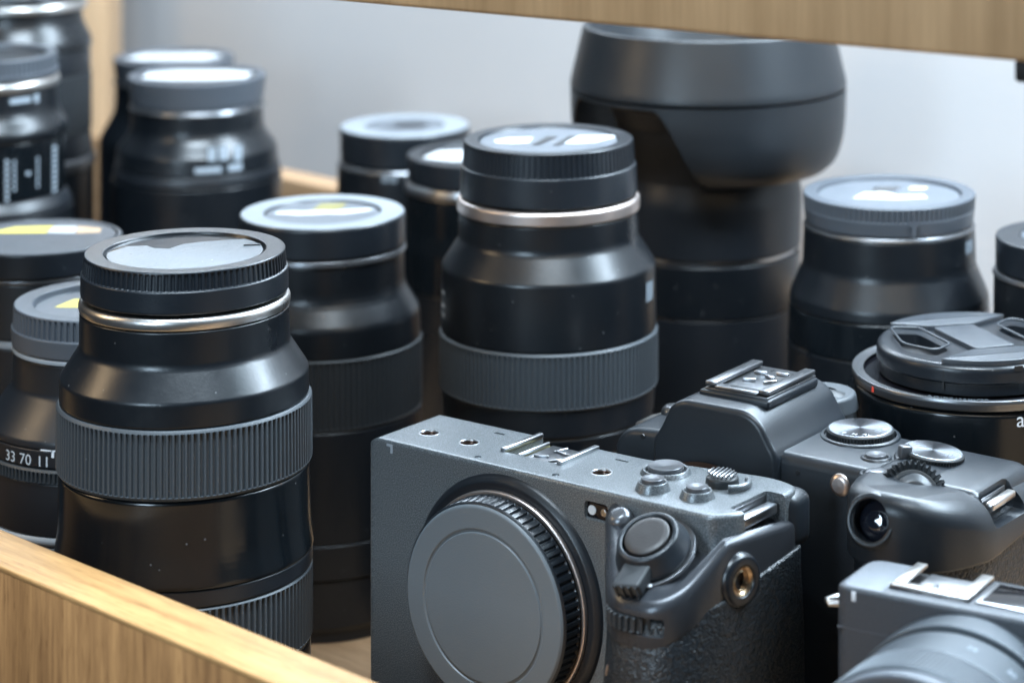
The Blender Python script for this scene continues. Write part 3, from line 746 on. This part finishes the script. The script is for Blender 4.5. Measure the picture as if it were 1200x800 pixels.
# --- camera 2: charcoal mirrorless with hump and two dials
c2 = camera_root('charcoal camera with a raised viewfinder hump and two silver dials on top', -23, 830, -32.5)
U = 76.0                       # top plate height over the block
def ext(name, poly, w0, w1, m, parent, **kw):
    """outline in (u, height), extruded backwards along w"""
    L_ = w1 - w0
    return prism(name, poly, 0, L_, m, parent, loc=(0, w1, 0), rot=(R(90), 0, 0), **kw)
b2 = ext('body', [(0, 0, 6), (0, U - 7, 7), (5, U - 1.5, 4), (24, U, 5), (66, U, 5), (132, U - 1, 6), (134, 0, 6)], 0, 38, M['body_two'], c2, rad=5, bev=3.5, bev0=4)
hp = ext('viewfinder_hump', [(17, 20, 3), (17.5, 74, 5), (20.5, 78, 6), (24, 85.5, 4), (28.5, 88, 5), (52, 88, 5), (57.5, 85, 5), (61, 79, 5), (63.5, 75.5, 3), (64.5, 20, 3)], -3, 44, M['body_two'], c2, rad=4, bev=2, bev0=2)
rbox('viewfinder_eyecup', 36, 62, 42, 57, 62, 82, M['rubber_dark'], c2, bev=7, seg=5)
lathe('eyepiece_ring', [(6, 5), (12, 5, 0, 1), (13, 0)], M['rubber'], c2, (49, 50, 76), (0, 0, 0), b=.8)
rbox('shoe_base', 29.5, 55.5, 6, 38, 86.5, 89.4, M['body_two'], c2, bev=.8)
fr = rbox('accessory_shoe', 31, 54.5, 7.2, 38, 89.0, 90.0, M['dark_metal'], c2, bev=.2)
rbox('shoe_rail', 0, 4.0, 0, 30, 0, 1.4, M['dark_metal'], fr, bev=.4, loc=(-9.9, 0, 1.7))
rbox('shoe_rail', 0, 4.0, 0, 30, 0, 1.4, M['dark_metal'], fr, bev=.4, loc=(9.9, 0, 1.7))
rbox('shoe_front', 0, 16, 0, 4, 0, 1.2, M['dark_metal'], fr, bev=.4, loc=(0, -13.6, 1.0))
for (u, w, a_) in ((-3, -2, 20), (1, 4, -30), (4, -1, 50), (-4, 7, 10), (3, 9, 0)):
    rbox('shoe_contact', 0, 4.4, 0, 1.4, 0, 1, M['steel'], fr, bev=.2, rot=(0, 0, R(a_)), loc=(u, w, 1.0))
for a0, u, w in ((0, 13, 22), (1, 20, 26)):
    lathe('strap_stud', [(0, 3), (3, 2.8), (4.2, 1.6), (4.4, 0)], M['dark_metal'], c2, (u - 3, w, U - 1.6), n=32, b=.6)
rbox('left_strap_lug', -4.5, 3.5, 20, 31, U - 7.2, U - 5.0, M['silver'], c2, bev=.8, rot=(0, R(-20), 0))
# mount and cap (mostly hidden)
mt = lathe('mount_ring', [(28, 0), (31.6, 5.2), (32.6, 5.2, 0, .3), (33.2, 4.2), (33.4, 0)], M['bore'], c2, (39, -4.0, 36.5), FR, b=.3, n=128)
lathe('body_cap', [(0, 11.6), (29.5, 11.6, 0, .7), (30.6, 10.6, 0, .2), (30.7, 10.5, 1, .01), (31.2, 5.8, 1, .01), (31.2, 5.4)], M['cap'], c2, (39, -2.0, 36.5), FR, ribs=80, depth=.8, b=.2)
# dials
def top_dial(name, u, w, z, r, h, m='turned', tilt=(0, 0, 0)):
    e = lathe('dial_collar', [(r + 2.2, -.6), (r + 1.9, .7, 0, .4), (r + .8, 1.0, 0, .2), (r + .5, .2)], M['body_two'], c2, (u, w, z), tilt, b=.3)
    d = lathe(name, [(0, h), (r - .5, h, 0), (r, h - .5, 0, .2), (r, h - .9, 1, .01), (r, .1, 1, .01), (r - 1, 0)], M['rubber_dark'], e, ribs=64, depth=.45, b=.15)
    f = lathe('dial_face', [(0, h + .02), (0.01, h + .12), (r - .9, h + .12, 0, .1), (r - .5, h - .1)], M[m], d, n=128, b=.08)
    return d
md = top_dial('mode_dial', 75.5, 29.5, U - .3, 10.8, 2.8)
for t_, x, y in (('M', 2, -7.6), ('AV', 5.6, -6), ('P', -1.5, -8), ('C', 8, 2)):
    V, Fc = text_mesh(t_, 2.3)
    link('dial_symbol', [(vx + x, vy + y, 2.8 + .16) for vx, vy, _ in V], Fc, M['white'], md, smooth=False)
d2 = top_dial('rear_dial', 104.5, 22.5, U - 1.6, 9.8, 3.6, tilt=(R(-3), R(6), 0))
rbox('dial_tab', 0, 3, 0, 4, 0, 4.0, M['button'], d2, bev=.6, loc=(-5.6, -8.4, 3.4), rot=(0, 0, R(-34)))
rbox('dial_pointer', 58, 62.5, 37.5, 39, U - .4, U + .5, M['white'], c2, bev=.3, rot=(0, 0, R(-40)))
link('power_symbol', [(55, 26.5, U + .12), (59, 25.2, U + .12), (60.6, 25.9, U + .12), (59.6, 24.7, U + .12), (63.5, 23.6, U + .12), (59.6, 26.6, U + .12)], [(0, 1, 2, 3, 4, 5)], M['black'], c2, smooth=False)
button(90.0, 13.0, 4.6, 3.2, 1.2, 1.8, m='body_two', mb='button', parent=c2, z=U - .8)
lathe('record_button', [(0, 1.6), (2.4, 1.4), (3.4, .7), (3.6, -.5)], M['button'], c2, (98.5, -3.0, U + .4), n=40, b=.5)
lathe('pill_ring', [(3.8, 0), (4.0, .7), (4.8, .6), (5.2, -.3)], M['body_two'], c2, (98.5, -3.0, U + .3), n=40, b=.2)
# grip
g2 = [(93, 6, 2), (93.5, -8, 4), (96.5, -19, 6), (105, -25.5, 6), (118, -26, 7), (129, -19, 8), (136, -3, 7), (138, 38, 6), (112, 40, 4), (94, 20, 3)]
def g2t(u, w): return 1.2 * min(1, max(0, -w / 8)) - .012 * max(0, u - 112) ** 2 - .003 * max(0, w - 10) ** 2 * (u > 110)
gs = prism('grip_shell', g2, 57, U + .9, M['body_two'], c2, rad=4, bev=5.5, bev0=1.0, ztop=g2t, seg=6, zbot=lambda u, w: .12 * max(0, w) - .03 * max(0, u - 110))
cA = lathe('c', [(0, -6), (6.0, -6), (6.4, 5), (0, 5)], M['black'], c2, (108.5, -25.0, U - 5.6), (R(72), 0, R(4)), b=.01, n=64)
cB = rbox('c', 129.5, 150, 1.5, 22, U - 11, U + 6, M['black'], c2, bev=2)
cD = rbox('c', 129.6, 150, 1.6, 21.9, U - 10.9, U + 6, M['black'], c2, bev=2)
bpy.context.view_layer.update()
cut(gs, cA, cB); cut(b2, cD)
rg = lathe('shutter_surround', [(6.0, -1), (6.1, .7), (7.4, .9, 0, .5), (8.2, -.6)], M['body_two'], c2, (108.5, -24.9, U - 5.6), (R(72), 0, R(4)), b=.4)
lathe('shutter_button', [(0, -2.6), (2.5, -2.8), (4.6, -3.8), (6.05, -5.4)], M['glass'], rg, b=.3)
g2l = [(94, 6, 2), (95, -8, 4), (98, -17, 6), (106, -23, 6), (118, -23.5, 7), (127.5, -17, 8), (134, -3, 7), (136, 36, 6), (112, 38, 4), (95, 20, 3)]
prism('grip_cover', g2l, 0, 57.8, M['leather'], c2, rad=4, bev=1, ztop=lambda u, w: .12 * max(0, w) - .03 * max(0, u - 110))
rbox('strap_bar', 131.5, 134.5, 3.5, 19.5, U - 6.5, U - 4.2, M['silver'], c2, bev=.7)
rbox('slot_wall', 130.2, 130.7, 3.5, 19.5, U - 9.2, U - 3.5, M['dark_metal'], c2, bev=.1)
cw = lathe('control_wheel', [(0, 2.2), (7.6, 2.2), (7.8, 1.2), (10.2, 2.6, 1, .01), (11.0, 0, 1, .01), (10.2, -2.6, 1, .01), (0, -2.6)], M['rubber_dark'], c2, (111.0, -3.0, U - 4.4), (R(58), 0, R(38)), ribs=34, depth=1.1, b=.1)
lathe('wheel_hub', [(0, 3.6), (4, 3.5), (6.6, 2.4), (7, 1)], M['body_two'], cw, b=.5)
lathe('autofocus_lamp', [(0, 1.2), (2.4, 1.0), (3.4, .3), (3.6, -.3)], M['rose'], c2, (84.5, -.1, U - 6.2), FR, n=40, b=.4)
for u, z in ((17, U - 3.2), (69.5, U - 5.0)):
    lathe('microphone_hole', [(0, .15), (.8, .15), (.85, -.3)], M['black'], c2, (u if u > 30 else 12, (-3.05 if 22 < u < 60 else -.05), z), FR, n=24, b=.02)

# --- camera 3: small flat camera at the bottom right
c3 = camera_root('small flat-topped camera with a pale grey lens, in the bottom right corner', 42.1, 710.6, -28.6)
T3 = 66.0
b3 = prism('body', [(0, 0, 4), (112, 0, 6), (112, 25, 8), (0, 25, 6)], 0, T3, M['body_three'], c3, rad=4, bev=1.2)
k3 = [rbox('c', 14, 38, 5.5, 30, T3 - 2.6, T3 + 3, M['black'], c3, bev=.1)]
cut(b3, *k3)
prism('top_plate', [(1.4, 1.4, 4), (13.6, 1.4, .2), (13.6, 23.6, .2), (1.4, 23.6, 5)], T3 - .5, T3 + .06, M['top_three'], c3, rad=2, bev=.05)
s3 = rbox('accessory_shoe', 15.5, 36.5, 7, 24, T3 - 2.5, T3 - 1.6, M['black'], c3, bev=.1)
rbox('shoe_rail', 0, 3.2, 0, 18.5, 0, 1.0, M['silver'], s3, bev=.25, loc=(-10.0, 0, 2.7))
rbox('shoe_rail', 0, 3.6, 0, 18.5, 0, 1.0, M['silver'], s3, bev=.25, loc=(9.9, 0, 2.7))
rbox('shoe_front', 0, 23.4, 0, 3.4, 0, 1.0, M['silver'], s3, bev=.25, loc=(0, -8.4, 2.75))
rbox('shoe_plate', 0, 13, 0, 12, 0, .6, M['steel'], s3, bev=.2, loc=(0, 1.5, .9))
for i in range(6):
    rbox('shoe_contact', 0, 1.3, 0, 2.0, 0, .9, M['white' if i % 2 else 'dark_metal'], s3, bev=.2, loc=(-5.5 + i * 2.1, -4.2 + (i % 3) * 1.2, 1.5))
ds = rbox('top_display', 39.5, 70, 5.6, 22, T3 - .2, T3 + .5, M['steel'], c3, bev=.25)
rbox('display_glass', 0, 27.6, 0, 13.8, 0, .4, M['gloss_black'], ds, bev=.1, loc=(0, 0, .35))
lathe('shutter_dial', [(0, 4), (8.6, 4, 0, .6), (9.2, 3), (9.4, 0)], M['dark_metal'], c3, (84, 15, T3), b=.4)
rbox('seam_line', .9, 45, -.06, .5, 54.6, 54.9, M['cap_grey'], c3, bev=.0)
rbox('corner_mark', 5.2, 6.6, -.12, .6, T3 - 3.6, T3 - .8, M['white'], c3, bev=.2)
tube('strap_lug', [(.8, 9, 58), (-4.6, 6.5, 58), (-6.2, 8.5, 58), (-4.2, 13.5, 58), (.8, 15, 58)], .9, M['silver'], c3)
L3 = (41.2, 0, 29.8)
lathe('lens_base', [(30, 0), (35, 0), (35, 9.2, 0, .5), (33, 9.4)], M['lens_grey'], c3, L3, FR, b=.5, n=160)
lr = lathe('lens_barrel', [(30, 9.6), (33.2, 9.8), (34.0, 11, 0, .6), (34.2, 25, 0, .5), (33, 25.4)], M['lens_grey'], c3, L3, FR, b=.5, n=160)
lathe('focus_ring', [(31, 25.5), (34.4, 25.8, 0), (34.5, 26.2, 1, .01), (34.6, 38, 1, .01), (34.0, 39), (31, 39)], M['lens_grey'], c3, L3, FR, ribs=170, depth=.28, b=.2)
lathe('filter_ring', [(33.6, 39), (33.6, 43, 0, .8), (31, 43), (30, 40)], M['cap_grey'], c3, L3, FR, b=.4, n=160)
lathe('front_glass', [(0, 42), (18, 41), (30.5, 39.5)], M['glass'], c3, L3, FR, b=.4)
for t_, an in (('24', 78), ('30', 58), ('50 mm', 40)):
    V, Fc = text_mesh(t_, 3)
    W = [((34.3) * cos(R(an) - x * 1.0 / 34), (34.3) * sin(R(an) - x / 34), 18 - y) for x, y, _ in V]
    link('lens_lettering', W, Fc, M['dim_white'], c3, L3, FR, smooth=False)

# ---------------------------------------------------------------- blocks under the cameras
def block(label, x, y, ang, u0, u1, w0, w1):
    e = rbox('display_block', u0, u1, w0, w1, 0, 41.9, M['foam'], None, bev=1)
    rz = R(ang); cu_, cw_ = (u0 + u1) / 2, (w0 + w1) / 2
    e.rotation_euler = (0, 0, rz)
    e.location = ((x + cu_ * cos(rz) - cw_ * sin(rz)) * S, (y + cu_ * sin(rz) + cw_ * cos(rz)) * S, 20.95 * S)
    tag(e, label, 'block'); return e
bk = block('black foam block under the grey box camera', -98.4, 820, -35.5, 6, 134, -18, 30)
bk.scale.z = 35.9 / 41.9; bk.location.z = 17.95 * S
block('black foam block under the camera with two dials', -23, 830, -32.5, 6, 132, -6, 34)
block('black foam block under the small flat camera', 42.1, 710.6, -28.6, 4, 108, 2, 23)

# ---------------------------------------------------------------- drawer, wall, rail
ra = math.atan2(-.673, .739)           # long direction of the drawer
ux, uy = .739, -.673; nx, ny = .673, .739
def board(name, px_, py_, s0, s1, d0, d1, z0, z1, m, bev=.8, rz=None, sm=True):
    """board along the drawer direction; s along it, d away from the viewer"""
    r_ = ra if rz is None else rz
    e = rbox(name, s0, s1, d0, d1, z0, z1, M[m], None, bev=bev)
    cs, cd = (s0 + s1) / 2, (d0 + d1) / 2
    e.rotation_euler = (0, 0, r_)
    e.location = ((px_ + cs * cos(r_) - cd * sin(r_)) * S, (py_ + cs * sin(r_) + cd * cos(r_)) * S, (z0 + z1) / 2 * S)
    return e
P0 = (-81.8, 664.7)
dr = empty('drawer', (0, 0, 0))
tag(dr, 'open light oak drawer in which all the lenses and cameras stand', 'drawer')
fb = board('front_panel', *P0, -420, 200, -18, 0, -30, 100, 'oak_z', bev=1.1); fb.parent = dr
eb = board('oak_edging', *P0, -420, 200, -18.05, .05, 98.2, 100.15, 'oak_u', bev=.5)
eb.parent = fb; eb.location = (0, 0, (99.2 - 35) * S); eb.rotation_euler = (0, 0, 0)
bb = board('back_panel', -195, 1299, -360, 620, 0, 16, 0, 100, 'oak_floor', bev=1); bb.parent = dr
fl = board('bottom_panel', *P0, -430, 700, .5, 1000, -12, 0, 'oak_floor', bev=0); fl.parent = dr
wl = board('back_wall', -195, 1299, -420, 900, 70, 80, -200, 700, 'wall', bev=0)
tag(wl, kind='structure', cat='wall', label='plain grey wall behind all the lenses')
pst = board('wooden_post', -325, 1405, -14, 6, 20, 60, -12, 620, 'oak_pale', bev=2)
pst.location.x = px(114, 1440) * S; pst.location.y = 1440 * S; pst.rotation_euler = (0, 0, 0)
tag(pst, 'pale upright wooden post in front of the wall at the upper left', 'post')
# upper rail
ru = math.atan2(-.52, .853)
ur = board('upper_rail', -7, 700, -330, 420, 0, 20, 263.5, 430, 'oak_rail', bev=1.2, rz=ru)
tag(ur, 'oak board across the top of the picture above the hooded lens', 'board')
br = board('rail_bracket', -7, 700, 104, 180, 4, 14, 257.5, 263.2, 'black', bev=1, rz=ru)
tag(br, 'dark bracket under the upper oak board at the right edge', 'bracket')

# ---------------------------------------------------------------- light
w = bpy.data.worlds.new('World'); sc.world = w; w.use_nodes = True
w.node_tree.nodes['Background'].inputs['Color'].default_value = (.40, .62, .90, 1)
w.node_tree.nodes['Background'].inputs['Strength'].default_value = .035
def area(name, loc, target, sx, sy, power, color):
    l = bpy.data.lights.new(name, 'AREA'); l.shape = 'RECTANGLE'; l.size = sx * S; l.size_y = sy * S
    l.energy = power; l.color = color
    o = bpy.data.objects.new(name, l); col.objects.link(o)
    o.location = [c * S for c in loc]
    d = Vector(target) - Vector(loc); o.rotation_euler = d.to_track_quat('-Z', 'Y').to_euler()
    return o
def strip(name, loc, xdir, aim, sx, sy, power, color):
    o = area(name, loc, Vector(loc) + Vector(aim), sx, sy, power, color)
    X = Vector(xdir).normalized(); Z = -Vector(aim).normalized(); X = (X - Z * X.dot(Z)).normalized(); Y = Z.cross(X)
    m3 = Matrix((X, Y, Z)).transposed(); o.rotation_euler = m3.to_euler(); return o
strip('ceiling_panel', (-60, 520, 1000), (1, 0, 0), (.05, .32, -1), 520, 150, 25, (.72, .87, 1))
strip('ceiling_strip', (560, 900, 900), (0, 1, 0), (-.62, .05, -.8), 420, 110, 13, (.66, .86, 1))
area('front_fill', (-520, 20, 430), (-60, 840, 80), 200, 330, 5.2, (.62, .82, 1))  # added soft fill from the front left, for camera fronts and barrel highlights
area('warm_fill', (-620, 760, 420), (-200, 850, 100), 100, 240, 1.0, (1, .74, .45))  # unseen warm fill light from the left
strip('wall_strip', (40, 1160, 560), (ux, uy, 0), (.6, .65, -.75), 1200, 30, 12.5, (.78, .89, 1))
strip('highlight_strip', (215, 980, 450), (ux, uy, 0), (-.62, -.5, -.7), 620, 45, 6, (.68, .85, 1))  # added strip for crisp highlights on the right sides of the barrels
strip('highlight_strip_left', (-330, 1330, 520), (ux, uy, 0), (.1, -.8, -.7), 300, 45, 1.2, (.70, .86, 1))  # weaker added strip over the rear left lenses; no shelf stands there

# ---------------------------------------------------------------- camera
cam = bpy.data.cameras.new('cam'); co = bpy.data.objects.new('cam', cam); col.objects.link(co)
co.location = (0, 0, H * S); co.rotation_euler = (R(90), 0, 0)
cam.sensor_width = 36; cam.lens = 36 * F / 1200
cam.shift_x = (600 - CX) / 1200; cam.shift_y = -(400 - HY) / 1200
cam.clip_start = .01; cam.clip_end = 50
cam.dof.use_dof = True; cam.dof.focus_distance = .80; cam.dof.aperture_fstop = 10
cam.dof.aperture_blades = 9
sc.camera = co
sc.view_settings.view_transform = 'Standard'; sc.view_settings.look = 'None'
sc.view_settings.exposure = 0; sc.view_settings.gamma = 1
sc.cycles.use_denoising = True
sc.cycles.max_bounces = 8
